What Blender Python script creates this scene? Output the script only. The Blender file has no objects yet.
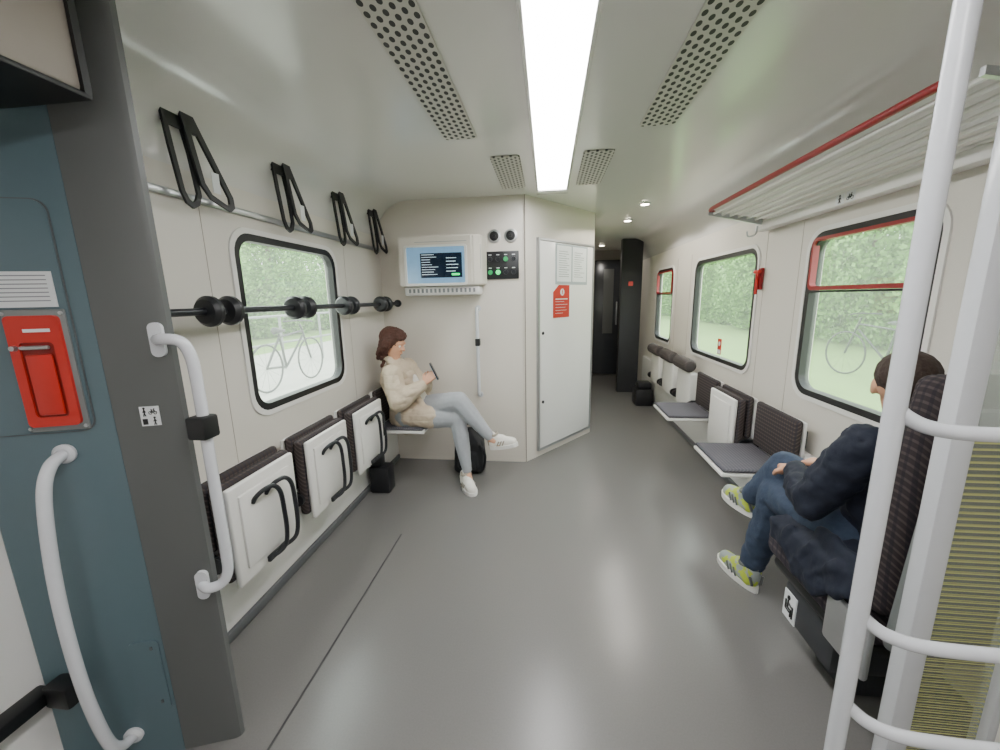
import bpy,bmesh,math,random
from mathutils import Vector as V, Matrix as M
random.seed(7)
C=bpy.context
col=C.scene.collection
RM={}
def lin(h):
    c=[int(h[i:i+2],16)/255 for i in (0,2,4)]
    return [(x/12.92 if x<=.04045 else ((x+.055)/1.055)**2.4) for x in c]
def newmat(name):
    m=bpy.data.materials.new(name); m.use_nodes=True
    nt=m.node_tree; b=nt.nodes['Principled BSDF']
    return m,nt,b
def mat(name,h,rough=.5,metal=0,var=.07,scale=25,bump=0,spec=.5,emit=0,coat=0,h2=None,thr=.52,quilt=0):
    m,nt,b=newmat(name); c=lin(h)
    tc=nt.nodes.new('ShaderNodeTexCoord'); n=nt.nodes.new('ShaderNodeTexNoise')
    n.inputs['Scale'].default_value=scale; n.inputs['Detail'].default_value=4
    nt.links.new(tc.outputs['Object'],n.inputs['Vector'])
    mx=nt.nodes.new('ShaderNodeMixRGB')
    mx.inputs[1].default_value=(*[x*(1-var) for x in c],1); mx.inputs[2].default_value=(*[min(1,x*(1+var)) for x in c],1)
    if h2:
        mx.inputs[1].default_value=(*c,1); mx.inputs[2].default_value=(*lin(h2),1)
        k=mth(nt,'GREATER_THAN',n.outputs['Fac'],thr); nt.links.new(k,mx.inputs[0])
    else: nt.links.new(n.outputs['Fac'],mx.inputs[0])
    nt.links.new(mx.outputs[0],b.inputs['Base Color'])
    b.inputs['Roughness'].default_value=rough; b.inputs['Metallic'].default_value=metal
    b.inputs['Specular IOR Level'].default_value=spec
    if coat: b.inputs['Coat Weight'].default_value=coat; b.inputs['Coat Roughness'].default_value=.15
    if emit:
        nt.links.new(mx.outputs[0],b.inputs['Emission Color']); b.inputs['Emission Strength'].default_value=emit
    if bump:
        bp=nt.nodes.new('ShaderNodeBump'); bp.inputs['Strength'].default_value=bump; bp.inputs['Distance'].default_value=.01
        nt.links.new(n.outputs['Fac'],bp.inputs['Height']); nt.links.new(bp.outputs[0],b.inputs['Normal'])
        if quilt:
            s=nt.nodes.new('ShaderNodeSeparateXYZ'); nt.links.new(tc.outputs['Object'],s.inputs[0])
            w_=mth(nt,'ABSOLUTE',mth(nt,'SINE',mth(nt,'ADD',mth(nt,'MULTIPLY',s.outputs[2],quilt),mth(nt,'MULTIPLY',n.outputs['Fac'],1.2))))
            h_=mth(nt,'POWER',w_,.4); b2=nt.nodes.new('ShaderNodeBump'); b2.inputs['Strength'].default_value=.5; b2.inputs['Distance'].default_value=.008
            nt.links.new(h_,b2.inputs['Height']); nt.links.new(bp.outputs[0],b2.inputs['Normal']); nt.links.new(b2.outputs[0],b.inputs['Normal'])
    return m
def mth(nt,op,a,b=None,c=None):
    n=nt.nodes.new('ShaderNodeMath'); n.operation=op
    for i,x in enumerate((a,b,c)):
        if x is None: continue
        if isinstance(x,(int,float)): n.inputs[i].default_value=x
        else: nt.links.new(x,n.inputs[i])
    return n.outputs[0]
def dotmat(name,base,hole,px,py,rr,slant=0.0):
    m,nt,b=newmat(name)
    tc=nt.nodes.new('ShaderNodeTexCoord'); s=nt.nodes.new('ShaderNodeSeparateXYZ'); nt.links.new(tc.outputs['Object'],s.inputs[0])
    x=mth(nt,'DIVIDE',s.outputs[0],px); y=mth(nt,'DIVIDE',s.outputs[1],py)
    row=mth(nt,'FLOOR',x); off=mth(nt,'MULTIPLY',row,.5); y2=mth(nt,'ADD',y,off)
    fx=mth(nt,'SUBTRACT',mth(nt,'FRACT',x),.5); fy=mth(nt,'SUBTRACT',mth(nt,'FRACT',y2),.5)
    d=mth(nt,'SQRT',mth(nt,'ADD',mth(nt,'MULTIPLY',fx,fx),mth(nt,'MULTIPLY',fy,fy)))
    k=mth(nt,'LESS_THAN',d,rr)
    mx=nt.nodes.new('ShaderNodeMixRGB'); mx.inputs[1].default_value=(*lin(base),1); mx.inputs[2].default_value=(*lin(hole),1)
    nt.links.new(k,mx.inputs[0]); nt.links.new(mx.outputs[0],b.inputs['Base Color']); b.inputs['Roughness'].default_value=.5
    return m
def plaid(name,a,bb,c,s=.022):
    m,nt,b=newmat(name)
    tc=nt.nodes.new('ShaderNodeTexCoord'); sp=nt.nodes.new('ShaderNodeSeparateXYZ'); nt.links.new(tc.outputs['Object'],sp.inputs[0])
    xy=mth(nt,'ADD',sp.outputs[0],sp.outputs[2])
    f1=mth(nt,'LESS_THAN',mth(nt,'FRACT',mth(nt,'DIVIDE',xy,s)),.35)
    f2=mth(nt,'LESS_THAN',mth(nt,'FRACT',mth(nt,'DIVIDE',sp.outputs[1],s)),.35)
    m1=nt.nodes.new('ShaderNodeMixRGB'); m1.inputs[1].default_value=(*lin(a),1); m1.inputs[2].default_value=(*lin(bb),1); nt.links.new(f1,m1.inputs[0])
    m2=nt.nodes.new('ShaderNodeMixRGB'); m2.inputs[2].default_value=(*lin(c),1); nt.links.new(m1.outputs[0],m2.inputs[1]); nt.links.new(mth(nt,'MULTIPLY',f2,.6),m2.inputs[0])
    nt.links.new(m2.outputs[0],b.inputs['Base Color']); b.inputs['Roughness'].default_value=.95; b.inputs['Specular IOR Level'].default_value=.2
    return m
def glassmat(name,tint,gl=.07,haze=0):
    m=bpy.data.materials.new(name); m.use_nodes=True; nt=m.node_tree; nt.nodes.clear()
    o=nt.nodes.new('ShaderNodeOutputMaterial'); t=nt.nodes.new('ShaderNodeBsdfTransparent'); g=nt.nodes.new('ShaderNodeBsdfGlossy'); x=nt.nodes.new('ShaderNodeMixShader')
    t.inputs[0].default_value=(*tint,1); g.inputs['Roughness'].default_value=.02; x.inputs[0].default_value=gl
    nt.links.new(t.outputs[0],x.inputs[1]); nt.links.new(g.outputs[0],x.inputs[2])
    if haze:
        n=nt.nodes.new('ShaderNodeTexNoise'); n.inputs['Scale'].default_value=3
        tl=nt.nodes.new('ShaderNodeBsdfTranslucent'); tl.inputs[0].default_value=(.90,.97,.89,1); y=nt.nodes.new('ShaderNodeMixShader')
        nt.links.new(mth(nt,'MULTIPLY_ADD',n.outputs['Fac'],.02,haze-.01),y.inputs[0])
        nt.links.new(x.outputs[0],y.inputs[1]); nt.links.new(tl.outputs[0],y.inputs[2]); nt.links.new(y.outputs[0],o.inputs[0])
    else: nt.links.new(x.outputs[0],o.inputs[0])
    return m
def stripeglass(name):
    m=bpy.data.materials.new(name); m.use_nodes=True; nt=m.node_tree; b=nt.nodes['Principled BSDF']; o=nt.nodes['Material Output']
    b.inputs['Base Color'].default_value=(*lin('cdcc80'),1)
    tc=nt.nodes.new('ShaderNodeTexCoord'); s=nt.nodes.new('ShaderNodeSeparateXYZ'); nt.links.new(tc.outputs['Object'],s.inputs[0])
    k=mth(nt,'MULTIPLY',mth(nt,'LESS_THAN',mth(nt,'FRACT',mth(nt,'DIVIDE',s.outputs[2],.0155)),.22),.8)
    t=nt.nodes.new('ShaderNodeBsdfTransparent'); t.inputs[0].default_value=(.9,.92,.88,1); x=nt.nodes.new('ShaderNodeMixShader')
    gl=nt.nodes.new('ShaderNodeBsdfDiffuse'); gl.inputs[0].default_value=(*lin('b4b6ac'),1); x0=nt.nodes.new('ShaderNodeMixShader'); x0.inputs[0].default_value=.2
    nt.links.new(t.outputs[0],x0.inputs[1]); nt.links.new(gl.outputs[0],x0.inputs[2])
    nt.links.new(k,x.inputs[0]); nt.links.new(x0.outputs[0],x.inputs[1]); nt.links.new(b.outputs[0],x.inputs[2]); nt.links.new(x.outputs[0],o.inputs[0]); return m

# ---------- geometry helpers
def nb(): return bmesh.new()
def finish(obj,kind=None,label=None,cat=None,group=None):
    if kind: obj['kind']=kind
    if label: obj['label']=label
    if cat: obj['category']=cat
    if group: obj['group']=group
def mk(name,src,m,parent=None,world=True,ang=35,**kw):
    if isinstance(src,bmesh.types.BMesh):
        bmesh.ops.recalc_face_normals(src,faces=src.faces)
        me=bpy.data.meshes.new(name); src.to_mesh(me); src.free()
    else: me=src; me.name=name
    me.materials.clear(); me.materials.append(m)
    me.polygons.foreach_set('use_smooth',[True]*len(me.polygons))
    if ang: me.set_sharp_from_angle(angle=math.radians(ang))
    o=bpy.data.objects.new(name,me); col.objects.link(o)
    vs=[v.co for v in me.vertices]
    lo=V([min(v[i] for v in vs) for i in range(3)]); hi=V([max(v[i] for v in vs) for i in range(3)])
    if parent is None:
        c=V(((lo.x+hi.x)/2,(lo.y+hi.y)/2,lo.z))
        me.transform(M.Translation(-c)); o.location=c; RM[o.name]=M.Translation(c)
    else:
        if world: me.transform(RM[parent.name].inverted())
        vs=[v.co for v in me.vertices]
        c=sum(vs,V())/len(vs); me.transform(M.Translation(-c)); o.location=c
        o.parent=parent; RM[o.name]=RM[parent.name]@M.Translation(c)
    finish(o,**kw); return o
def root(name,loc,label,cat,group=None,rz=0):
    o=bpy.data.objects.new(name,None); col.objects.link(o); o.location=loc; o.rotation_euler=(0,0,rz); o.empty_display_size=.05
    RM[o.name]=M.Translation(V(loc))@M.Rotation(rz,4,'Z'); finish(o,label=label,cat=cat,group=group); return o
def clone(o,loc,rz=0,parent=None,**kw):
    n=o.copy(); col.objects.link(n)
    if parent is None: n.location=loc; n.rotation_euler=(0,0,rz); finish(n,**kw)
    else: n.parent=parent
    for c in o.children: clone(c,None,parent=n)
    return n
def box(bm,x0,x1,y0,y1,z0,z1,bev=0,seg=2):
    r=bmesh.ops.create_cube(bm,size=1,matrix=M.Translation(((x0+x1)/2,(y0+y1)/2,(z0+z1)/2))@M.Diagonal((abs(x1-x0),abs(y1-y0),abs(z1-z0),1)))
    if bev:
        es=list({e for v in r['verts'] for e in v.link_edges}); bmesh.ops.bevel(bm,geom=es,offset=bev,segments=seg,affect='EDGES',profile=.5)
    return bm
def prism(bm,pts,z0,z1):
    a=[bm.verts.new((x,y,z0)) for x,y in pts]; b=[bm.verts.new((x,y,z1)) for x,y in pts]
    bm.faces.new(a[::-1]); bm.faces.new(b); n=len(pts)
    for i in range(n): bm.faces.new((a[i],a[(i+1)%n],b[(i+1)%n],b[i]))
    return bm
def cr(pts,k=8,closed=False):
    P=[V(p) for p in pts]; n=len(P); out=[]
    rng=range(n) if closed else range(n-1)
    for i in rng:
        if closed: p0,p1,p2,p3=P[(i-1)%n],P[i],P[(i+1)%n],P[(i+2)%n]
        else: p0=P[max(i-1,0)];p1=P[i];p2=P[i+1];p3=P[min(i+2,n-1)]
        for j in range(k):
            t=j/k
            out.append(.5*((2*p1)+(p2-p0)*t+(2*p0-5*p1+4*p2-p3)*t*t+(3*p1-p0-3*p2+p3)*t**3))
    if not closed: out.append(P[-1])
    return out
def tube(bm,pts,r,n=10,closed=False):
    P=[V(p) for p in pts]; L=len(P)
    R=r if isinstance(r,(list,tuple)) else [r]*L
    def tan(i):
        if closed: return (P[(i+1)%L]-P[(i-1)%L]).normalized()
        return (P[min(i+1,L-1)]-P[max(i-1,0)]).normalized()
    t=tan(0); a=t.orthogonal().normalized(); rings=[]
    for i in range(L):
        t=tan(i); a=(a-t*a.dot(t)).normalized(); b=t.cross(a)
        rings.append([bm.verts.new(P[i]+(a*math.cos(2*math.pi*j/n)+b*math.sin(2*math.pi*j/n))*R[i]) for j in range(n)])
    for i in range(L if closed else L-1):
        A=rings[i];B=rings[(i+1)%L]
        for j in range(n): bm.faces.new((A[j],A[(j+1)%n],B[(j+1)%n],B[j]))
    if not closed: bm.faces.new(rings[0][::-1]); bm.faces.new(rings[-1])
    return bm
def lathe(bm,prof,o,ax,n=24):
    o=V(o); ax=V(ax).normalized(); a=ax.orthogonal().normalized(); b=ax.cross(a); rings=[]
    for h,r in prof:
        rings.append([bm.verts.new(o+ax*h+(a*math.cos(2*math.pi*j/n)+b*math.sin(2*math.pi*j/n))*max(r,1e-4)) for j in range(n)])
    for i in range(len(rings)-1):
        for j in range(n): bm.faces.new((rings[i][j],rings[i][(j+1)%n],rings[i+1][(j+1)%n],rings[i+1][j]))
    bm.faces.new(rings[0][::-1]); bm.faces.new(rings[-1]); return bm
def rr(x0,x1,y0,y1,r,n=6):
    out=[]
    for cx,cy,a0 in ((x1-r,y1-r,0),(x0+r,y1-r,90),(x0+r,y0+r,180),(x1-r,y0+r,270)):
        for i in range(n+1):
            a=math.radians(a0+90*i/n); out.append((cx+r*math.cos(a),cy+r*math.sin(a)))
    return out
def plate(outer,holes,th,f):
    cu=bpy.data.curves.new('c','CURVE'); cu.dimensions='2D'; cu.fill_mode='BOTH'; cu.extrude=th/2
    for pl in [outer]+holes:
        s=cu.splines.new('POLY'); s.points.add(len(pl)-1)
        for i,(x,y) in enumerate(pl): s.points[i].co=(x,y,0,1)
        s.use_cyclic_u=True
    ob=bpy.data.objects.new('c',cu); col.objects.link(ob); dg=C.evaluated_depsgraph_get(); dg.update()
    me=bpy.data.meshes.new_from_object(ob.evaluated_get(dg)); bpy.data.objects.remove(ob); bpy.data.curves.remove(cu)
    bm=nb(); bm.from_mesh(me); bpy.data.meshes.remove(me)
    bmesh.ops.remove_doubles(bm,verts=bm.verts,dist=1e-5)
    for v in bm.verts: v.co=V(f(*v.co))
    return bm
def pic_bike(bm,f,k,r=.0012):
    for cx in (.24,.76): tube(bm,[f(cx+.17*math.cos(i*math.pi/8),.34+.17*math.sin(i*math.pi/8)) for i in range(16)],r,5,True)
    for a,b_ in (((.24,.34),(.38,.66)),((.38,.66),(.66,.66)),((.66,.66),(.48,.36)),((.48,.36),(.24,.34)),((.48,.36),(.36,.74)),((.76,.34),(.64,.80)),((.64,.80),(.74,.82)),((.30,.74),(.42,.74))): tube(bm,[f(*a),f(*b_)],r,5)
def pic_person(bm,f,k,r=.0018):
    tube(bm,[f(.5+.07*math.cos(i*math.pi/5),.86+.07*math.sin(i*math.pi/5)) for i in range(10)],r*1.2,5,True)
    for a,b_ in (((.5,.76),(.5,.42)),((.5,.42),(.36,.08)),((.5,.42),(.64,.08)),((.5,.70),(.32,.46)),((.5,.70),(.68,.46))): tube(bm,[f(*a),f(*b_)],r,5)
def pic_seated(bm,f,r=.0045):
    tube(bm,[f(.42+.07*math.cos(i*math.pi/5),.88+.07*math.sin(i*math.pi/5)) for i in range(10)],r*1.2,5,True)
    for a,b_ in (((.40,.76),(.36,.40)),((.36,.40),(.66,.40)),((.66,.40),(.66,.10)),((.39,.66),(.66,.56)),((.80,.60),(.80,.08)),((.66,.56),(.80,.60)),((.20,.70),(.20,.30)),((.20,.30),(.56,.26))): tube(bm,[f(*a),f(*b_)],r,5)
# blobs
def sph(c,r,n=10,k=7):
    c=V(c); out=[c+V((0,0,r)),c-V((0,0,r))]
    for i in range(1,k):
        ph=math.pi*i/k
        for j in range(n):
            a=2*math.pi*j/n; out.append(c+V((math.sin(ph)*math.cos(a),math.sin(ph)*math.sin(a),math.cos(ph)))*r)
    return out
def hull(bm,pts):
    vs=[bm.verts.new(p) for p in pts]
    r=bmesh.ops.convex_hull(bm,input=vs)
    dead=[v for v in vs if v.is_valid and not v.link_faces]
    bmesh.ops.delete(bm,geom=dead,context='VERTS')
def cone(p0,r0,p1,r1): return sph(p0,r0)+sph(p1,r1)
def chain(*a):
    out=[]
    for i in range(len(a)-1): out.append(cone(a[i][0],a[i][1],a[i+1][0],a[i+1][1]))
    return out
def ell(c,r,B=None):
    B=B or M.Identity(3); c=V(c)
    return [c+B@V((p.x*r[0],p.y*r[1],p.z*r[2])) for p in sph((0,0,0),1,14,10)]
def blob(shapes,voxel=.006,sm=4,disp=0,ns=.07):
    bm=nb()
    for s in shapes:
        t=nb(); hull(t,s); me=bpy.data.meshes.new('t'); t.to_mesh(me); t.free(); bm.from_mesh(me); bpy.data.meshes.remove(me)
    bmesh.ops.recalc_face_normals(bm,faces=bm.faces)
    me=bpy.data.meshes.new('b'); bm.to_mesh(me); bm.free()
    ob=bpy.data.objects.new('b',me); col.objects.link(ob)
    r=ob.modifiers.new('r','REMESH'); r.mode='VOXEL'; r.voxel_size=voxel
    s=ob.modifiers.new('s','SMOOTH'); s.iterations=sm; s.factor=.5
    if disp:
        tx=bpy.data.textures.new('cl','CLOUDS'); tx.noise_scale=ns
        d=ob.modifiers.new('d','DISPLACE'); d.texture=tx; d.strength=disp; d.texture_coords='LOCAL'
    dg=C.evaluated_depsgraph_get(); dg.update()
    out=bpy.data.meshes.new_from_object(ob.evaluated_get(dg)); bpy.data.objects.remove(ob)
    return out

# ---------- materials
m_wall=mat('wall_beige','d7d2c9',.38,var=.02,scale=3)
m_ceil=mat('ceiling_white','dfddda',.22,var=.02,scale=3,coat=.3)
m_part=mat('partition_beige','d7d0c6',.36,var=.02,scale=3)
m_door=mat('cabinet_white','eae8e6',.3,var=.02,scale=3)
m_white=mat('white_plastic','e4e2de',.35,var=.03)
m_wpaint=mat('white_paint','cfd1d6',.25,var=.03,coat=.3)
m_floor=mat('floor_vinyl','706e6c',.26,var=.09,scale=160,spec=.6)
m_fdark=mat('floor_cove','5a5c5e',.5)
m_seam=mat('floor_seam','3a3a3a',.6)
m_teal=mat('teal_panel','5b6f77',.35,var=.03)
m_pill=mat('pillar_grey','5c5e5d',.4,var=.04,scale=4)
m_pill2=mat('pillar_edge','7c8080',.45)
m_cover=mat('door_cover','8a8178',.5,var=.03)
m_joint=mat('panel_joint','b0a79c',.5,var=.02)
m_black=mat('black_rubber','101113',.45)
m_blk2=mat('black_plastic','1f2023',.4)
m_roll=plaid('roll_fabric','4c4644','5a5350','403c3c')
m_metal=mat('aluminium','b6b8ba',.3,metal=.8)
m_dmetal=mat('dark_metal','2a2c30',.35,metal=.3)
m_red=mat('red_paint','8c1218',.35,var=.04)
m_redp=mat('red_plastic','c4281e',.35,var=.04)
m_redd=mat('red_recess','8c1812',.4,var=.04)
m_light=mat('lamp_diffuser','ffffff',.5,var=.0,emit=26)
m_spot=mat('spot_lens','fff2dd',.5,var=0,emit=30)
m_glass=glassmat('window_glass',(.93,.98,.94),.05,.055)
m_sglass=stripeglass('striped_glass')
m_cglass=glassmat('screen_glass',(.85,.88,.9),.22,.22)
m_plaid=plaid('plaid_dark','413a39','564c49','34343c')
m_plaidm=plaid('plaid_seatback','352f31','4b4242','28262c')
m_plaidb=plaid('plaid_grey','5c5a60','6e6a6e','44434e',.018)
m_vent=dotmat('vent_perforated','c9c6bf','262624',.0267,.044,.31)
m_vents=dotmat('vent_fine','c4c1ba','2a2a28',.0236,.046,.30)
m_paper=mat('paper','e2e4e6',.6,var=.03)
m_txt=mat('print_dark','8b8e92',.6)
m_scr=mat('screen_dark','101c2c',.2,var=.3,scale=8,emit=.5)
m_scrb=mat('screen_blue','6f93b2',.2,var=.1,emit=.7)
m_green=mat('green_led','20e070',.4,emit=2)
m_scw=mat('screen_white','cfe4f0',.4,emit=.8)
m_skin=mat('skin','cf9c7e',.5,var=.05)
m_hair=mat('brown_hair','4a2a20',.7,var=.5,scale=70,bump=.8)
m_hair2=mat('dark_hair','3a2c25',.8,var=.4,scale=90,bump=.6)
m_beige=mat('beige_jacket','c3b29c',.7,var=.06,scale=14,bump=.2,quilt=62)
m_legg=mat('grey_leggings','a2a5aa',.85,var=.08,scale=50)
m_snk=mat('white_sneaker','e4e0d8',.5)
m_shd=mat('sneaker_trim','9c9384',.6)
m_navy=mat('navy_cloth','131a2b',.8,var=.25,scale=30,bump=.3)
m_jean=mat('denim','364358',.85,var=.2,scale=60,bump=.3)
m_lime=mat('lime_sneaker','b0c040',.6,scale=26,h2='98a09e',thr=.47)
m_bag=mat('black_bag','15161a',.7,bump=.4)
m_eye=mat('eye_white','e8e4de',.3)
m_phone=mat('phone','22252c',.2)
m_leaf=mat('leaves','6f9d4c',.7,var=.2,scale=1.0)
m_bark=mat('bark','6a5e4e',.9,bump=.5)
m_grass=mat('grass','769650',.9,var=.25,scale=3)
m_pave=mat('paving','aaa8a0',.9,var=.15,scale=3)
m_end=mat('end_door','303338',.25)
m_endw=mat('end_wall','8a8680',.5)
m_bike=mat('bicycle_dark','2e3032',.5)
XL,XR,ZC=-1.37,1.40,2.17
# ---------- shell
Y0,Y1=-1.7,7.3
b=nb(); box(b,-1.6,1.6,Y0,Y1,-.05,0); mk('floor',b,m_floor,kind='structure',label='grey speckled vinyl train floor with soft sheen')
b=nb(); box(b,-.885,-.877,.2,2.08,0,.0012); mk('trim_1',b,m_seam,kind='structure',label='dark seam in the vinyl floor')
prof=[(XL,1.90)]
for i in range(9):
    a=math.radians(180-90*i/8); prof.append((XL+.26+.26*math.cos(a),1.91+.26*math.sin(a)))
prof2=[(XR-(x-XL),z) for x,z in prof][::-1]
pf=prof+prof2; top=[(x+(-.05 if x<0 else .05),z+.06) for x,z in pf]
b=nb(); loop=pf+top[::-1]
A=[b.verts.new((x,Y0,z)) for x,z in loop]; B=[b.verts.new((x,Y1,z)) for x,z in loop]; n=len(pf)
for i in range(n-1):
    b.faces.new((A[i],A[i+1],B[i+1],B[i])); j=len(loop)-1-i; b.faces.new((A[j],A[j-1],B[j-1],B[j]))
mk('ceiling',b,m_ceil,kind='structure',label='satin off-white coved train ceiling')
def wallx(name,x,th,y0,y1,z0,z1,holes,m,label):
    bm=plate([(y0,z0),(y1,z0),(y1,z1),(y0,z1)],holes,th,lambda a,b_,c:(x+c,a,b_))
    return mk(name,bm,m,kind='structure',label=label)
WL=[(1.655,2.47,.89,1.70)]
WR=[(4.74,5.40,.86,1.69),(2.93,4.06,.86,1.69),(1.66,2.37,.86,1.69)]
wallx('wall_left',XL-.03,.06,.98,Y1,0,1.91,[rr(*w,.09) for w in WL],m_wall,'beige side wall panel with rounded window opening')
wallx('wall_right',XR+.03,.06,Y0,Y1,0,1.91,[rr(*w,.09) for w in WR],m_wall,'beige side wall panel with rounded window openings')
for k,(x,ys) in enumerate(((XL,(1.50,2.62)),(XR,(1.50,2.47,2.83,4.2,4.62)))):
    for y in ys:
        b=nb(); s=.0015 if x<0 else -.0015; box(b,min(x,x+s),max(x,x+s),y-.001,y+.001,.36,1.78); mk('trim_2%d'%(k*5+ys.index(y)),b,m_joint,kind='structure',label='fine vertical joint between wall panels')
def window(n,x,sg,w,hopper):
    y0,y1,z0,z1=w
    bm=plate(rr(y0-.012,y1+.012,z0-.012,z1+.012,.1),[rr(y0+.02,y1-.02,z0+.02,z1-.02,.075)],.05,lambda a,b_,c:(x+sg*.02+c,a,b_))
    o=mk('window_%d'%n,bm,m_black,kind='structure',label='rounded train window with black rubber gasket')
    bm=plate(rr(y0-.036,y1+.036,z0-.036,z1+.036,.115),[rr(y0-.012,y1+.012,z0-.012,z1+.012,.1)],.016,lambda a,b_,c:(x+c,a,b_))
    mk('window_surround',bm,m_white,parent=o,label='white moulded window surround')
    bm=nb(); box(bm,x+sg*.03-.003,x+sg*.03+.003,y0+.01,y1-.01,z0+.01,z1-.01); mk('glass_pane',bm,m_glass,parent=o)
    if hopper:
        zz=z0+(z1-z0)*.66
        bm=plate(rr(y0+.016,y1-.016,zz,z1-.016,.035),[rr(y0+.032,y1-.032,zz+.02,z1-.032,.022)],.03,lambda a,b_,c:(x-sg*.002+c,a,b_))
        mk('hopper_frame',bm,m_red,parent=o,label='red frame of the opening top sash')
        bm=nb(); box(bm,x+sg*.01-.018,x+sg*.01+.018,y0+.02,y1-.02,zz-.012,zz-.002,.004); mk('crossbar',bm,m_black,parent=o)
    return o
window(1,XL,-1,WL[0],False)
window(2,XR,1,WR[0],True); wm=window(3,XR,1,WR[1],False); window(4,XR,1,WR[2],True)
b=nb(); box(b,XR+.024,XR+.0265,3.44,3.51,.90,1.03); s=mk('window_sticker',b,m_redp,label='red and white warning sticker low on the window glass',cat='sticker')
b=nb(); box(b,XR+.022,XR+.0238,3.445,3.505,.905,.94); mk('sticker_caption',b,m_paper,parent=s)
b=nb(); lathe(b,[(0,.02),(.001,.02)],(XR+.0238,3.475,.99),(-1,0,0),16); mk('sticker_disc',b,m_paper,parent=s)
# baseboards
b=nb(); box(b,XL,XL+.05,1.0,3.2,.05,.36,.008); mk('baseboard_left',b,m_door,kind='structure',label='white panel along the foot of the wall')
b=nb(); box(b,XL,XL+.06,1.0,3.2,0,.048,.01); mk('trim_2',b,m_fdark,kind='structure',label='dark grey floor cove strip')
b=nb(); box(b,XR-.05,XR,1.7,5.8,.05,.55,.008); mk('baseboard_right',b,m_door,kind='structure',label='white panel along the foot of the wall')
b=nb(); box(b,XR-.06,XR,1.0,5.8,0,.048,.01); mk('trim_3',b,m_fdark,kind='structure',label='dark grey floor cove strip')
b=nb(); box(b,XL,XL+.018,1.0,3.2,1.785,1.812,.004); mk('trim_4',b,m_metal,kind='structure',label='aluminium strip along the wall above the window')
# partition volume
b=nb(); prism(b,[(-1.37,3.21),(-.20,3.21),(-.17,3.225),(.44,4.03),(.44,Y1),(-1.37,Y1)],0,ZC)
mk('wall_partition',b,m_part,kind='structure',label='beige partition cabinet with an angled face')
b=nb(); box(b,-.184,-.178,3.203,3.212,0,ZC); mk('trim_5',b,m_cover,kind='structure',label='thin vertical panel joint')
Fo=V((-.18,3.21,0)); Fd=V((.603,.798,0)); Fn=V((.798,-.603,0))
def ang(s,z,o): return Fo+Fd*s+Fn*o+V((0,0,z))
def angbox(bm,s0,s1,z0,z1,o0,o1,bev=0):
    t=nb(); box(t,s0,s1,o0,o1,z0,z1,bev)
    for v in t.verts: v.co=ang(v.co.x,v.co.z,v.co.y)
    me=bpy.data.meshes.new('t'); t.to_mesh(me); t.free(); bm.from_mesh(me); bpy.data.meshes.remove(me); return bm
dr=mk('door_1',angbox(nb(),.16,.97,.08,1.85,0.004,.022,.004),m_door,kind='structure',label='white cabinet door on the angled partition')
b=nb()
for a in ((.14,.157,.06,1.87),(.973,.99,.06,1.87),(.14,.99,1.853,1.87),(.14,.99,.06,.077)): angbox(b,*a,.0,.026)
mk('door_frame',b,m_metal,parent=dr,label='pale metal door frame')
for z in (1.1,.5):
    b=nb(); lathe(b,[(0,.014),(.006,.014),(.007,.006),(.009,.006)],ang(.2,z,.022),Fn,16); mk('lock',b,m_dmetal,parent=dr)
b=nb(); angbox(b,.37,.87,1.505,1.845,.0225,.024); mk('notice_holder',b,mat('clear_holder','b3bcc2',.15,var=.02),parent=dr,label='translucent notice holder')
for i,(s0,s1) in enumerate(((.39,.605),(.625,.85))):
    sh=mk('notice_sheet',angbox(nb(),s0,s1,1.53,1.83,.0245,.026),mat('notice_paper','f0f2f4',.5,var=.02) if i==0 else bpy.data.materials['notice_paper'],label='white printed notice sheet on the cabinet door',cat='notice',group='notice sheets on the cabinet door')
    b=nb()
    for k in range(12): angbox(b,s0+.025,s1-.03-.08*random.random(),1.78-.019*k,1.784-.019*k,.0262,.0266)
    mk('printed_lines',b,m_txt,parent=sh)
bm=plate([(.34,1.22),(.58,1.22),(.58,1.50),(.42,1.50),(.34,1.44)],[],.003,lambda a,b_,c:ang(a,b_,.0245+c))
po=mk('poster',bm,m_redp,label='red poster with cut corner, white icon and text',cat='poster')
b=nb(); lathe(b,[(0,.03),(.001,.03)],ang(.47,1.44,.0262),Fn,24)
for z,e in ((1.385,.55),(1.36,.50),(1.335,.55),(1.31,.52),(1.285,.54),(1.26,.48)): angbox(b,.37,e,z-.009 if z>1.37 else z-.003,z,.0262,.0268)
mk('poster_print',b,m_paper,parent=po,label='white icon and text')
b=nb(); pic_person(b,lambda a,c:ang(.4475+.045*a,1.418+.045*c,.0276),1,.002); mk('poster_icon',b,m_redp,parent=po,label='small red figure in the white circle')
# corridor end
b=nb(); box(b,.44,XR,Y1-.1,Y1,0,ZC); e=mk('wall_end',b,m_endw,kind='structure',label='grey corridor end wall')
b=nb(); box(b,.80,1.35,7.14,7.19,.02,2.0,.01); d2=mk('door_2',b,m_end,kind='structure',label='dark glazed end door')
b=nb(); box(b,.95,1.12,7.13,7.139,.75,1.85,.003); mk('door_glass',b,m_pill,parent=d2,label='greyish door glass')
b=nb(); box(b,1.17,1.19,7.10,7.139,.9,1.3,.006); mk('handle',b,m_metal,parent=d2)
b=nb(); box(b,1.02,1.30,5.84,5.96,0,2.165); mk('trim_6',b,mat('portal_dark','26272a',.7),kind='structure',label='flat dark grey portal panel at the corridor')
b=nb(); box(b,1.12,1.18,5.835,5.839,1.53,1.59); mk('exit_sign',b,m_redp,label='small red sign on the dark portal column',cat='sign')
b=nb(); box(b,-1.6,1.6,Y0-.05,Y0,0,2.3); mk('wall_back',b,m_wall,kind='structure',label='beige vestibule end wall')
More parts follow.
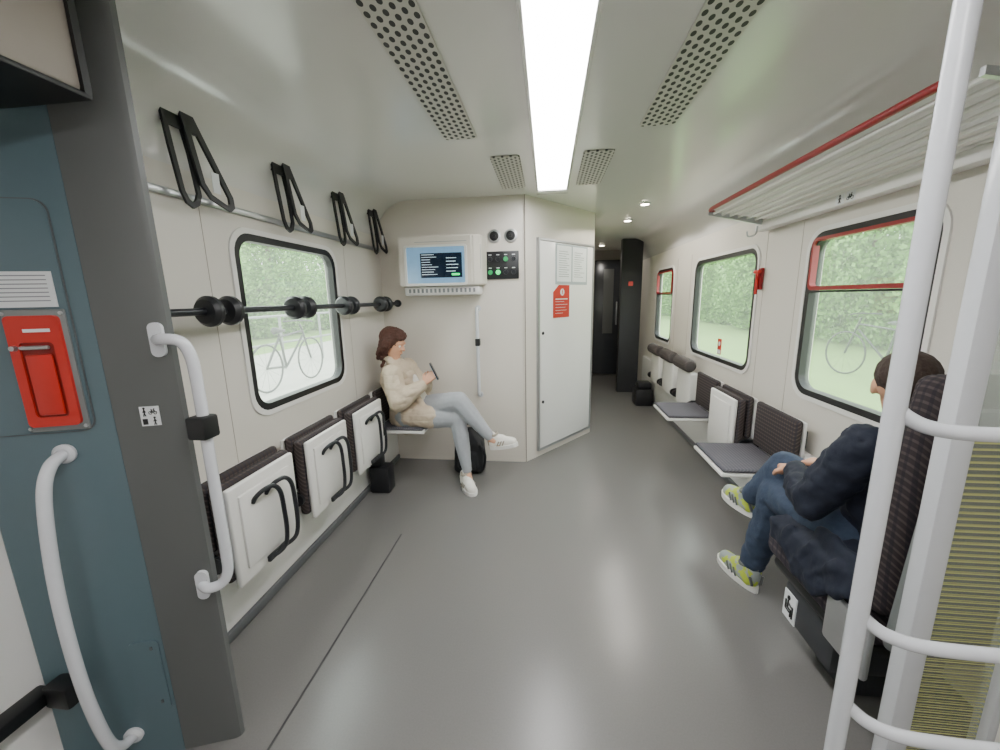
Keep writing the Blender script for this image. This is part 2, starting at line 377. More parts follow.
# ---------- ceiling fittings
lp=root('ceiling_light',(.025,1.0,ZC),'long white LED strip lamp recessed in the ceiling','ceiling lamp')
b=nb(); box(b,-.070,.124,-1.6,3.05,ZC-.012,ZC-.001,.003)
mk('diffuser',b,m_light,parent=lp,label='glowing white diffuser')
b=nb(); box(b,-.086,-.071,-1.6,3.07,ZC-.02,ZC-.001,.003); box(b,.125,.14,-1.6,3.07,ZC-.02,ZC-.001,.003); box(b,-.086,.14,3.05,3.16,ZC-.022,ZC-.001,.003)
mk('lamp_frame',b,m_ceil,parent=lp)
for nme,(x0,x1,y0,y1) in {'a':(-.505,-.345,.75,2.07),'b':(-.325,-.160,2.35,3.0),'c':(.415,.575,.75,2.07),'d':(.19,.355,2.35,3.0)}.items():
    bm=plate(rr(x0,x1,y0,y1,.02),[],.006,lambda a,b_,c:(a,b_,ZC-.004+c))
    mk('air_vent',bm,m_vent if y1-y0>1 else m_vents,label='%s perforated grey ceiling air vent'%('long' if y1-y0>1 else 'short'),cat='air vent',group='ceiling air vents')
for y in (3.71,4.46,6.5):  # two real spots; the farthest is added to brighten the corridor end
    s=root('downlight',(.82,y,ZC),'small round recessed ceiling spotlight; the farthest is added corridor light','ceiling lamp',group='ceiling spotlights')
    b=nb(); lathe(b,[(0,.05),(-.008,.048),(-.01,.036)],(.82,y,ZC),(0,0,1)); mk('bezel',b,m_metal,parent=s)
    b=nb(); lathe(b,[(-.0101,.035),(-.013,.03)],(.82,y,ZC),(0,0,1)); mk('lens',b,m_spot,parent=s)
    L=bpy.data.lights.new('spot','SPOT'); L.energy=24 if y<6 else 8; L.spot_size=2.7; L.shadow_soft_size=.03; L.color=(1,.95,.87)
    lo=bpy.data.objects.new('spot_light',L); col.objects.link(lo); lo.parent=s; lo.location=(0,0,-.03)
# ---------- left portal
Td=V((-.37,-.13,0)); To=V((-1.0,.93,0)); Tl=Td.length; Tn=V((.331,-.944,0))
def tp(t,z,o=0): return To+Td*t+Tn*o+V((0,0,z))
def tbox(bm,t0,t1,z0,z1,o0,o1,bev=0):
    t=nb(); box(t,0,(t1-t0)*Tl,o0,o1,z0,z1,bev)
    for v in t.verts: v.co=tp(t0+v.co.x/Tl,v.co.z,v.co.y)
    me=bpy.data.meshes.new('t'); t.to_mesh(me); t.free(); bm.from_mesh(me); bpy.data.meshes.remove(me); return bm
p=lambda t:(tp(t,0).x,tp(t,0).y)
bm=nb(); prism(bm,[(-.998,.95),(-1.0,.936),(-1.01,.927),p(.397),(p(.397)[0]+.0,1.0),(-1.02,.965)],0,ZC)
mk('trim_8',bm,m_pill,kind='structure',label='dark grey portal pillar')
b=nb(); prism(b,[p(.40),p(1.17),(-1.50,.80),(-1.50,1.04),(-1.15,1.0)],0,ZC); mk('wall_entrance',b,m_teal,kind='structure',label='grey-teal painted entrance side panel')
bm=plate(rr(0,.6*Tl,1.08,1.65,.03),[],.005,lambda a,b_,c:tp(.508+a/Tl,b_,.0035+c)); mk('trim_9',bm,m_teal,kind='structure',label='raised teal cover panel with rounded corners')
bm=plate(rr(-.003,.603*Tl,1.077,1.653,.032),[rr(0.0005,.6*Tl,1.0805,1.6495,.03)],.002,lambda a,b_,c:tp(.508+a/Tl,b_,.002+c)); mk('trim_12',bm,m_fdark,kind='structure',label='dark joint around the teal cover panel')
bm=plate(rr(0,.2*Tl,.17,.42,.015),[],.005,lambda a,b_,c:tp(.42+a/Tl,b_,.0035+c)); hp=mk('trim_10',bm,m_teal,kind='structure',label='small square teal service hatch')
b=nb(); tbox(b,.46,.475,.39,.40,.0062,.009); tbox(b,.46,.475,.20,.21,.0062,.009); mk('hatch_screw',b,m_fdark,parent=hp)
# door side
b=nb(); box(b,-1.50,-1.44,Y0,.79,0,ZC); dd=mk('door_3',b,m_door,kind='structure',label='light grey exterior entrance door')
b=nb(); box(b,-1.439,-1.36,Y0+.1,.74,.0,.06,.01); mk('threshold_strip',b,m_black,parent=dd,label='black rubber threshold')
b=nb(); box(b,-1.44,-1.385,Y0+.1,.77,.305,.345,.008); box(b,-1.40,-1.32,.745,.80,.29,.36,.01); mk('guide_bar',b,m_black,parent=dd,label='black horizontal guide bar on the door')
b=nb(); box(b,-1.43,-1.0,Y0,.845,1.855,ZC,.01); cv=mk('trim_11',b,m_cover,kind='structure',label='grey-beige door mechanism cover above the entrance')
b=nb(); box(b,-1.42,-.992,Y0,.853,1.842,1.854,.003); box(b,-1.003,-.992,.838,.853,1.85,ZC-.01); mk('rubber_edge',b,m_black,parent=cv)
# emergency device
ed=root('emergency_release',tp(.69,1.1),'red emergency door release handle in a framed wall plate','emergency handle')
b=nb(); tbox(b,.52,.85,1.085,1.395,.006,.012,.004); mk('back_plate',b,m_pill2,parent=ed,label='grey metal plate')
bm=plate(rr(0,.28*Tl,1.10,1.38,.012),[rr(.05*Tl,.23*Tl,1.125,1.315,.01)],.008,lambda a,b_,c:tp(.55+a/Tl,b_,.016+c)); mk('housing',bm,m_redp,parent=ed)
b=nb(); tbox(b,.60,.78,1.125,1.315,.012,.015,0); mk('recess',b,m_redd,parent=ed,label='dark red recess')
b=nb(); tbox(b,.62,.76,1.13,1.285,.0155,.022,.004); mk('lever',b,m_redp,parent=ed,label='red pull lever')
b=nb(); tbox(b,.62,.77,1.298,1.307,.018,.028,.003); lathe(b,[(0,.007),(.010,.006)],tp(.80,1.302,.020),Tn,12); mk('lever_pin',b,m_metal,parent=ed,label='metal pin')
b=nb(); tbox(b,.60,.74,1.34,1.348,.0202,.0208); mk('red_panel_caption',b,m_paper,parent=ed,label='small white caption')
for t in (.54,.84):
    for z in (1.095,1.385):
        b=nb(); lathe(b,[(0,.005),(.003,.004)],tp(t,z,.012),Tn,10); mk('screw',b,m_metal,parent=ed)
lb=mk('instruction_label',tbox(nb(),.55,.92,1.40,1.485,.0065,.0085),m_paper,label='white printed instruction label above the red release',cat='label')
b=nb()
for k in range(7): tbox(b,.58,.88-.06*random.random(),1.474-.010*k,1.4765-.010*k,.0088,.0092)
mk('printed_lines',b,m_txt,parent=lb)
st=mk('pictogram_sticker',tbox(nb(),.125,.24,1.078,1.132,.001,.003),m_paper,label='small white square pictogram sticker on the pillar',cat='sticker')
b=nb(); pic_bike(b,lambda a,c:tp(.19-.055*a,1.106+.024*c,.0036),1,.0009); pic_person(b,lambda a,c:tp(.235-.045*a,1.103+.028*c,.0036),1,.0013); pic_person(b,lambda a,c:tp(.18-.045*a,1.078+.026*c,.0036),1,.0013); tbox(b,.20,.23,1.082,1.098,.0032,.0038); mk('pictogram',b,m_black,parent=st)
gh=root('handrail',tp(.71,.1),'white curved tubular grab handle beside the entrance','handrail')
b=nb(); tube(b,cr([tp(.71,1.02,.01),tp(.72,1.0,.05),tp(.73,.93,.078),tp(.735,.75,.10),tp(.735,.55,.108),tp(.735,.35,.10),tp(.73,.18,.078),tp(.72,.12,.05),tp(.71,.10,.01)],8),.0145,14); mk('tube',b,m_wpaint,parent=gh)
for z in (1.02,.10):
    b=nb(); lathe(b,[(0.001,.026),(.008,.026),(.014,.018)],tp(.71,z,0),Tn,20); mk('mount_flange',b,m_wpaint,parent=gh)
gs=root('handrail',(-.96,.93,.58),'white vertical grab handle with black clip on the grey pillar','handrail')
b=nb(); tube(b,cr([(-1.015,.915,1.31),(-.985,.905,1.313),(-.955,.92,1.305),(-.942,.93,1.27),(-.94,.935,1.2),(-.94,.935,1.0),(-.94,.935,.8),(-.94,.935,.68),(-.942,.932,.62),(-.955,.92,.588),(-.985,.905,.58),(-1.015,.915,.58)],6),.0145,14); mk('tube',b,m_wpaint,parent=gs)
for z in (1.31,.58):
    bm=plate(rr(-.016,.016,z-.045,z+.045,.015),[],.012,lambda a,b_,c:tp(.05+a/Tl,b_,.007+c)); mk('mount_flange',bm,m_wpaint,parent=gs)
b=nb(); box(b,-.97,-.915,.905,.96,1.035,1.10,.008); mk('clip',b,m_black,parent=gs,label='black plastic clip box')
# ---------- bike hangers
def hanger():
    r=root('bicycle_hanger',(XL+.022,1.36,1.75),'flat black steel bicycle bracket with small white label','bicycle hook',group='bicycle hooks above the wall strip')
    fx=lambda z:.022+.022*(1-z/.36)
    bm=plate([(-.012,.355),(.075,.355),(.085,.20),(.09,.05),(.072,.012),(.045,-.004),(.018,.010),(.003,.05),(-.008,.2)],[[(.008,.27),(.058,.27),(.068,.19),(.073,.055),(.059,.027),(.045,.018),(.031,.027),(.020,.055),(.011,.2)]],.010,lambda a,b_,c:(fx(b_)+c,a,b_)); mk('hook_loop',bm,m_black,parent=r,world=False)
    bm=plate([(.05,.35),(.10,.345),(.235,.075),(.235,.035),(.21,.016),(.12,.045),(.085,.09)],[[(.085,.265),(.112,.265),(.212,.070),(.211,.046),(.197,.038),(.128,.064),(.105,.10)]],.010,lambda a,b_,c:(fx(b_)+.012+c,a,b_)); mk('triangular_bracket',bm,m_blk2,parent=r,world=False)
    b=nb(); box(b,.0,.02,.0,.065,.28,.35,.004); mk('wall_mount',b,m_blk2,parent=r,world=False)
    b=nb(); box(b,.052,.055,.14,.175,.075,.15); mk('label_plate',b,m_paper,parent=r,world=False,label='white sticker')
    return r
h1=hanger()
for y in (1.92,2.46,2.96): clone(h1,(XL+.022,y,1.75))
# ---------- bar with discs
br=root('wheel_rest_bar',(-1.24,2.2,1.37),'dark horizontal bicycle rest bar with pairs of black rubber discs','bicycle rack')
b=nb(); tube(b,[(-1.24,1.0,1.372),(-1.24,3.2,1.372)],.0135,14); mk('bar',b,m_dmetal,parent=br)
b=nb(); lathe(b,[(0,.03),(.01,.03),(.012,.02)],(-1.24,3.21,1.372),(0,-1,0)); mk('mount_flange',b,m_blk2,parent=br)
for y in (1.335,1.43,1.84,1.93,2.32,2.41,2.86,2.95):
    b=nb(); lathe(b,[(-.026,.02),(-.024,.044),(-.008,.057),(.008,.057),(.024,.044),(.026,.02)],(-1.24,y,1.372),(0,1,0),24); mk('rubber_disc',b,m_blk2,parent=br)
# ---------- fold seats
W=.42
def seat(folded,tubes,fabric,label,loc,rz,roll=False,ped=False):
    r=root('folding_seat',loc,label,'seat',group='folding seats along the walls',rz=rz)
    b=nb(); box(b,.001,.054,.08,W-.08,.56,.66,.004); mk('wall_bracket',b,m_blk2,parent=r,world=False)
    if roll:
        b=nb(); box(b,.052,.13,.03,W-.03,.36,.70,.02,3); mk('seat_shell',b,m_white,parent=r,world=False,label='white underside of the folded seat')
        b=nb(); lathe(b,[(0,.02),(.006,.045),(.03,.06),(W-.09,.06),(W-.066,.045),(W-.06,.02)],(.13,0.03,.765),(0,1,0),20); mk('headrest_roll',b,m_roll,parent=r,world=False,label='dark grey-brown padded roll')
    else:
        b=nb(); box(b,.052,.072,.005,W-.005,.42,.73,.008); mk('back_shell',b,m_white,parent=r,world=False)
        b=nb(); box(b,.074,.11,.0,W,.46,.742,.018,3); mk('backrest',b,fabric,parent=r,world=False,label='dark checked upholstery')
    if folded and not roll:
        b=nb(); box(b,.118,.165,0,W,.33,.725,.018,3); mk('seat_cushion',b,fabric,parent=r,world=False)
        b=nb(); box(b,.167,.19,.015,W-.015,.305,.715,.01,3); box(b,.185,.2,.06,W-.06,.36,.67,.006); mk('seat_shell',b,m_white,parent=r,world=False,label='white underside of the folded seat')
    if not folded:
        b=nb(); box(b,.10,.45,.0,W,.44,.462,.010,3); mk('seat_cushion',b,m_plaidb,parent=r,world=False,label='thin grey checked upholstery pad')
        b=nb(); box(b,.09,.46,-.005,W+.005,.415,.439,.01); mk('seat_shell',b,m_white,parent=r,world=False)
    for y in (-.012,W-.002):
        b=nb(); lathe(b,[(0,.035),(.014,.035)],(.12,y,.42),(0,1,0),16); box(b,.05,.12,y,y+.014,.38,.46,.003); mk('hinge',b,m_blk2,parent=r,world=False)
    if tubes:
        for k in (0,1):
            o=.075*k
            b=nb(); tube(b,cr([(.2,.12+o,.615),(.215,.125+o,.64),(.235,.15+o,.66),(.245,.19+o,.655),(.248,.22+o,.61),(.248,.228+o,.52),(.248,.228+o,.43),(.244,.215+o,.37),(.225,.19+o,.345),(.2,.17+o,.34)],6),.0095,8); mk('wheel_strap',b,m_dmetal,parent=r,world=False,label='dark grey bent tube')
        b=nb(); box(b,.2,.215,.15,.27,.325,.352,.004); mk('strap_mount',b,m_blk2,parent=r,world=False)
    if ped:
        b=nb(); box(b,.07,.22,-.14,-.02,.0,.20,.012); box(b,.07,.16,-.12,-.04,.20,.28,.01); mk('pedestal',b,m_blk2,parent=r,world=False,label='dark grey mechanism box')
    return r
s1=seat(True,True,m_plaid,'folded-up seat with white underside and dark bent tubes',(XL,1.20,0),0)
clone(s1,(XL,1.70,0)); clone(s1,(XL,2.20,0))
seat(False,False,m_plaid,'lowered folding seat the woman sits on',(XL,2.70,0),0,ped=True)
sa=seat(False,False,m_plaid,'lowered folding seat with grey checked cushion and dark back',(XR,2.55,0),math.pi)
clone(sa,(XR,3.55,0),math.pi)
seat(True,False,m_plaid,'folded-up seat with white underside between lowered seats',(XR,3.05,0),math.pi)
sr=seat(True,False,m_plaid,'folded-up seat with white underside and dark padded roll on top',(XR,4.04,0),math.pi,roll=True)
clone(sr,(XR,4.54,0),math.pi); clone(sr,(XR,5.04,0),math.pi)
b=nb(); box(b,1.12,1.33,5.05,5.3,.0,.22,.02); box(b,1.15,1.32,5.08,5.27,.22,.3,.02); mk('equipment_box',b,m_blk2,label='dark grey equipment box on the floor by the wall',cat='box')
# ---------- partition fittings
mo=root('information_display',(-.82,3.1,1.41),'beige wall-mounted passenger information display with glowing screen','display')
b=nb()
pts=[(-1.135,3.0),(-.56,3.0),(-.50,3.05),(-.48,3.2),(-1.15,3.2)]; prism(b,pts,1.50,1.87)
bmesh.ops.bevel(b,geom=b.edges[:],offset=.012,segments=2,affect='EDGES')
mk('housing',b,m_part,parent=mo)
b=nb(); box(b,-1.12,-.52,3.05,3.2,1.43,1.497,.015); mk('speaker_base',b,m_door,parent=mo,label='pale vented underside')
bm=plate(rr(-1.085,-.60,1.50,1.80,.02),[rr(-1.067,-.618,1.52,1.785,.01)],.012,lambda a,b_,c:(a,2.996+c,b_)); mk('bezel',bm,m_white,parent=mo)
b=nb(); box(b,-1.067,-.618,2.997,2.9995,1.52,1.785); sc=mk('screen',b,m_scrb,parent=mo,label='lit blue screen')
b=nb(); box(b,-.96,-.64,2.994,2.9965,1.56,1.74); mk('screen_window',b,m_scr,parent=mo)
b=nb()
for k in range(9): box(b,-.95,-.95+.06+.10*random.random(),2.992,2.9935,1.727-.018*k,1.730-.018*k)
for k in range(5): box(b,-.76,-.70+.04*random.random(),2.992,2.9935,1.70-.024*k,1.704-.024*k)
mk('screen_text',b,m_scw,parent=mo)
b=nb(); box(b,-.72,-.66,2.9925,2.9935,1.575,1.59); mk('screen_icon',b,m_green,parent=mo)
b=nb()
for k in range(16): box(b,-1.08+.034*k,-1.065+.034*k,3.044,3.0505,1.45,1.48)
mk('vent_slots',b,m_txt,parent=mo)
b=nb()
for k in range(7): box(b,-1.0,-.60,2.9985,3.0,1.82,1.823) if k==0 else box(b,-.545+.006*k,-.542+.006*k,3.018+.005*k,3.022+.005*k,1.62,1.80)
mk('housing_slots',b,m_txt,parent=mo)
for x in (-.42,-.29):
    s=root('wall_speaker',(x,3.2,1.87),'round black speaker grille on the partition','speaker',group='round speakers on the partition')
    b=nb(); lathe(b,[(0,.052),(.01,.05),(.013,.036)],(x,3.21,1.875),(0,-1,0)); mk('rim',b,m_metal,parent=s)
    b=nb(); lathe(b,[(.0131,.036),(.016,.033),(.018,.012),(.022,.011)],(x,3.21,1.875),(0,-1,0)); mk('cone',b,m_black,parent=s)
cp=root('control_panel',(-.36,3.2,1.55),'black control panel with key switches and green lit buttons','control panel')
b=nb(); box(b,-.49,-.228,3.194,3.209,1.547,1.76,.005); mk('panel',b,m_blk2,parent=cp)
LIT=((1,0),(0,0),(2,1))
m_dg=mat('green_dim','1c9a55',.4,emit=.5)
for i in range(4):
    for j in range(2):
        x=-.455+.062*i; z=1.60+.10*j
        b=nb(); lathe(b,[(0,.019),(.01,.017)],(x,3.194,z),(0,-1,0),16); mk('button',b,(m_green if (i,j)==(1,0) else m_dg) if (i,j) in LIT else m_dmetal,parent=cp,label='green lit button' if (i,j) in LIT else None)
        b=nb(); box(b,x-.012,x+.012,3.192,3.1935,z+.03,z+.036); mk('button_caption',b,m_paper,parent=cp)
gr=root('handrail',(-.566,3.2,.6),'slim white vertical grab rail with black catch on partition','handrail')
b=nb(); tube(b,cr([(-.566,3.205,1.32),(-.566,3.17,1.315),(-.566,3.15,1.28),(-.566,3.15,.95),(-.566,3.15,.65),(-.566,3.17,.61),(-.566,3.205,.60)],6),.014,12); mk('tube',b,m_wpaint,parent=gr)
b=nb(); box(b,-.585,-.547,3.13,3.18,1.02,1.08,.006); mk('catch',b,m_black,parent=gr)
for z in (1.32,.60):
    b=nb(); lathe(b,[(0,.025),(.008,.024)],(-.566,3.21,z),(0,-1,0)); mk('mount_flange',b,m_wpaint,parent=gr)
# ---------- right rack
rk=root('luggage_rack',(1.2,1.9,1.85),'white slatted overhead luggage rack with red front rail','luggage rack')
b=nb(); tube(b,cr([(1.06,2.80,1.90),(1.03,2.79,1.91),(1.005,2.74,1.915),(1.0,2.6,1.915),(1.0,2.2,1.915),(1.0,1.8,1.915),(1.0,1.4,1.915),(1.0,1.21,1.915)],8),.0125,12); mk('front_rail',b,m_red,parent=rk,label='red tubular rail')
b=nb(); tube(b,[(1.06,2.80,1.90),(1.36,2.80,1.845)],.011,10); mk('end_rail',b,m_white,parent=rk)
for k in range(7):
    x=1.035+.049*k; z=1.895-.009*k
    b=nb(); tube(b,[(x,1.15,z),(x,2.79,z)],.008,8); mk('slat_tube',b,m_white,parent=rk)
for y in (1.16,2.77):
    bm=plate([(1.0,1.905),(1.39,1.84),(1.39,1.80),(1.33,1.815),(1.05,1.875),(1.0,1.885)],[],.014,lambda a,b_,c:(a,y+c,b_)); mk('bracket',bm,m_metal,parent=rk)
b=nb(); box(b,1.32,1.385,1.05,2.85,1.785,1.835,.008); mk('wall_rail',b,m_white,parent=rk)
b=nb(); tube(b,cr([(1.3,2.77,1.81),(1.29,2.77,1.76),(1.25,2.77,1.75),(1.24,2.77,1.78)],6),.005,8); mk('coat_hook',b,m_metal,parent=rk)
for k,y in enumerate((2.02,2.085)):
    s=mk('pictogram_sticker',box(nb(),1.3175,1.3198,y-.026,y+.026,1.788,1.832),m_paper,label='small pale pictogram sticker on the luggage rack wall rail',cat='sticker',group='pictogram stickers under the rack')
    b=nb(); (pic_person if k else pic_bike)(b,lambda a,c:V((1.3165,y+.023-.046*a,1.79+.04*c)),1,.002 if k else .0014); mk('pictogram',b,m_black,parent=s)
hm=root('emergency_hammer',(1.38,2.85,1.40),'red emergency window hammer in a wall holder','emergency hammer')
b=nb(); box(b,1.375,1.399,2.83,2.87,1.42,1.56,.008); mk('holder',b,m_red,parent=hm)
b=nb(); tube(b,[(1.365,2.85,1.39),(1.365,2.85,1.53)],.009); tube(b,[(1.365,2.82,1.535),(1.365,2.88,1.535)],.012); mk('hammer',b,m_redp,parent=hm)
# ---------- transverse seat of man
m_pn=plaid('plaid_navy','454046','5c5458','302e3a',.03)
ts=root('passenger_seat',(1.14,1.35,0),'upholstered passenger seat with tall checked backrest and grey shell','seat')
b=nb(); box(b,.915,1.355,1.13,1.63,.33,.475,.045,4); mk('seat_cushion',b,m_pn,parent=ts,label='thick grey-purple checked cushion')
b=nb(); box(b,.94,1.34,1.15,1.60,.28,.328,.02); mk('seat_shell',b,m_blk2,parent=ts)
def lean(bm):
    for v in bm.verts:
        v.co.y-=(v.co.z-.47)*.06
        if v.co.z>.9:
            k=(v.co.z-.9)/.34; v.co.x=1.145+(v.co.x-1.145)*(1-.12*k*k)
    return bm
b=nb(); box(b,.935,1.355,1.085,1.18,.47,1.19,.04,4); bmesh.ops.subdivide_edges(b,edges=[e for e in b.edges if abs(e.verts[0].co.z-e.verts[1].co.z)>.3],cuts=10); mk('backrest',lean(b),m_plaidm,parent=ts,ang=60)
b=nb(); box(b,.945,1.345,1.12,1.19,.98,1.185,.03,4); mk('headrest',lean(b),m_plaidm,parent=ts,label='padded dark checked headrest')
b=nb(); box(b,.95,1.34,1.045,1.083,.40,1.12,.015); mk('back_shell',lean(b),m_pill2,parent=ts,label='grey plastic rear shell')
b=nb(); box(b,.89,.912,1.05,1.22,.30,.47,.01); mk('side_cover',b,m_metal,parent=ts,label='pale grey side cover')
b=nb(); box(b,.95,1.30,1.24,1.52,.12,.279,.02); box(b,1.04,1.24,1.28,1.44,.0,.12,.01); mk('pedestal',b,mat('seat_base','34363a',.5),parent=ts)
b=nb(); box(b,.946,.950,1.43,1.505,.13,.245,.0); s=mk('priority_sticker',b,m_paper,parent=ts,label='white priority seat pictogram label')
b=nb(); pic_seated(b,lambda a,c:V((.9445,1.502-.07*a,.142+.092*c)),.0032); mk('pictogram',b,m_black,parent=s)
# ---------- foreground right pole + guard
gp=root('grab_pole',(.555,.68,0),'white floor-to-ceiling grab pole with three side rails','handrail')
b=nb(); tube(b,[(.553,.68,.0),(.553,.68,ZC)],.0145,20); mk('pole',b,m_wpaint,parent=gp)
for z in (1.185,.805,.615):
    b=nb(); tube(b,cr([(.555,.68,z+.03),(.568,.675,z+.016),(.59,.662,z+.004),(.63,.648,z),(.70,.642,z),(.80,.64,z),(1.0,.64,z),(1.42,.64,z)],6),.0115,14); mk('side_rail',b,m_wpaint,parent=gp)
for z in (0,ZC-.02):
    b=nb(); lathe(b,[(0,.035),(.02,.03)],(.553,.68,z),(0,0,1)); mk('flange',b,m_wpaint,parent=gp)
gscr=root('draught_screen',(1.1,.95,0),'glass draught screen with pale posts and yellow striped band','partition screen')
b=nb(); box(b,.878,.93,.93,.975,0,ZC-.002,.012); mk('post',b,m_wpaint,parent=gscr)
b=nb(); box(b,1.095,1.12,.93,.975,0,1.95,.01); mk('post',b,m_wpaint,parent=gscr)
b=nb(); box(b,.931,1.094,.95,.956,.08,1.08); mk('striped_glass',b,m_sglass,parent=gscr,label='clear glass with fine yellow lines')
b=nb(); box(b,.931,1.094,.95,.956,1.081,1.95); box(b,1.121,1.36,.95,.956,.5,1.95); mk('clear_glass',b,m_cglass,parent=gscr)
b=nb(); box(b,1.121,1.38,.94,.965,.0,.5,.005); mk('lower_panel',b,m_white,parent=gscr)
# ---------- people
def basis(f,u=V((0,0,1))):
    f=V(f).normalized(); s=f.cross(V(u)).normalized(); u2=s.cross(f); return M((( f.x,s.x,u2.x),(f.y,s.y,u2.y),(f.z,s.z,u2.z)))
def head(c,f,k=1.0,u=(0,0,1)):
    B=basis(f,V(u)); c=V(c); q=lambda x,y,z:c+B@V((x*k,y*k,z*k)); S=[]
    S.append(ell(q(-.012,0,.025),(.092*k,.073*k,.085*k),B))
    S.append(ell(q(.012,0,-.025),(.068*k,.058*k,.078*k),B))
    S.append(cone(q(.05,0,-.082),.022*k,q(.0,0,-.06),.05*k))
    S+= [cone(q(.083,0,.01),.008*k,q(.098,0,-.018),.012*k), cone(q(.07,.02,-.015),.018*k,q(.07,-.02,-.015),.018*k)]
    S.append(cone(q(.078,.014,-.052),.007*k,q(.078,-.014,-.052),.007*k))
    for sg in (1,-1):
        S.append(ell(q(-.005,sg*.074,-.005),(.018*k,.009*k,.03*k),B)); S.append(cone(q(.078,sg*.015,.028),.009*k,q(.066,sg*.045,.026),.009*k))
    return S,q,B
def hand(wr,d,nrm,ts,curl=.6,k=1.0):
    wr=V(wr); d=V(d).normalized(); nrm=(V(nrm)-d*V(nrm).dot(d)).normalized(); s=d.cross(nrm); S=[]
    for i,(o,l) in enumerate(((-.028,.062),(-.010,.074),(.009,.070),(.026,.055))):
        kn=wr+d*(.08*k)+s*(o*k); S.append(cone(wr+s*(o*.5*k)+d*.005,.015*k,kn,.0125*k))
        d1=(d*math.cos(curl)+nrm*math.sin(curl)); d2=(d*math.cos(curl*2.1)+nrm*math.sin(curl*2.1))
        m=kn+d1*(l*.5*k); S.append(cone(kn,.0095*k,m,.0085*k)); S.append(cone(m,.0085*k,m+d2*(l*.5*k),.0075*k))
    b0=wr+d*.025*k+s*(ts*.02*k); b1=b0+(d*.6+s*ts*.7+nrm*.4).normalized()*.04*k; b2=b1+(d*.9+s*ts*.1+nrm*.5).normalized()*.032*k
    S.append(cone(b0,.014*k,b1,.011*k)); S.append(cone(b1,.011*k,b2,.009*k)); return S
def shoe(parent,heel,toe,up,m,msole,k=1.0,th=.02,ml=None,mtrim=None):
    heel=V(heel);toe=V(toe);f=(toe-heel).normalized();up=V(up);s=f.cross(up).normalized();up=s.cross(f);L=(toe-heel).length
    q=lambda x,y,z:heel+f*x*L+s*y+up*z
    S=[cone(q(.15,0,.05),.038*k,q(.13,0,.095),.036*k),cone(q(.15,0,.05),.038*k,q(.55,0,.047),.039*k),cone(q(.55,0,.042),.039*k,q(.84,0,.036),.033*k),cone(q(.2,0,.085),.032*k,q(.5,0,.065),.032*k)]
    me=blob(S,.006,3); o=mk('shoe',me,m,parent=parent,ang=0)
    b=nb(); pts=[]
    for z,e in ((0.0,0),(th,.004)):
        for j in range(24):
            a=2*math.pi*j/24; x=.5+.54*math.cos(a); y=(.040+.008*math.cos(a))*math.sin(a)*k*1.05; pts.append(q(x,y*(1+e*10),z))
    hull(b,pts); mk('sole',b,msole,parent=o)
    b=nb()
    for i in range(5): tube(b,[q(.36+.08*i,-.022,.098-.012*i),q(.38+.08*i,0,.104-.012*i),q(.40+.08*i,.022,.096-.012*i)],.0035,6)
    mk('laces',b,ml or m_white,parent=o)
    b=nb(); tube(b,cr([q(.13,.02*k,.115),q(.02,0,.12),q(.13,-.02*k,.115),q(.30,-.03*k,.11),q(.36,0,.115),q(.30,.03*k,.11)],5,True),.008*k,8,True); mk('collar',b,mtrim or m,parent=o)
    b=nb()
    for sg in (1,-1):
        for x in (.32,.42,.52): tube(b,[q(x,sg*.041*k,.03),q(x+.10,sg*.036*k,.062)],.004*k,6)
        tube(b,[q(.0,sg*.02*k,.04),q(.02,sg*.03*k,.08)],.006*k,6)
    mk('side_stripes',b,mtrim or m,parent=o)
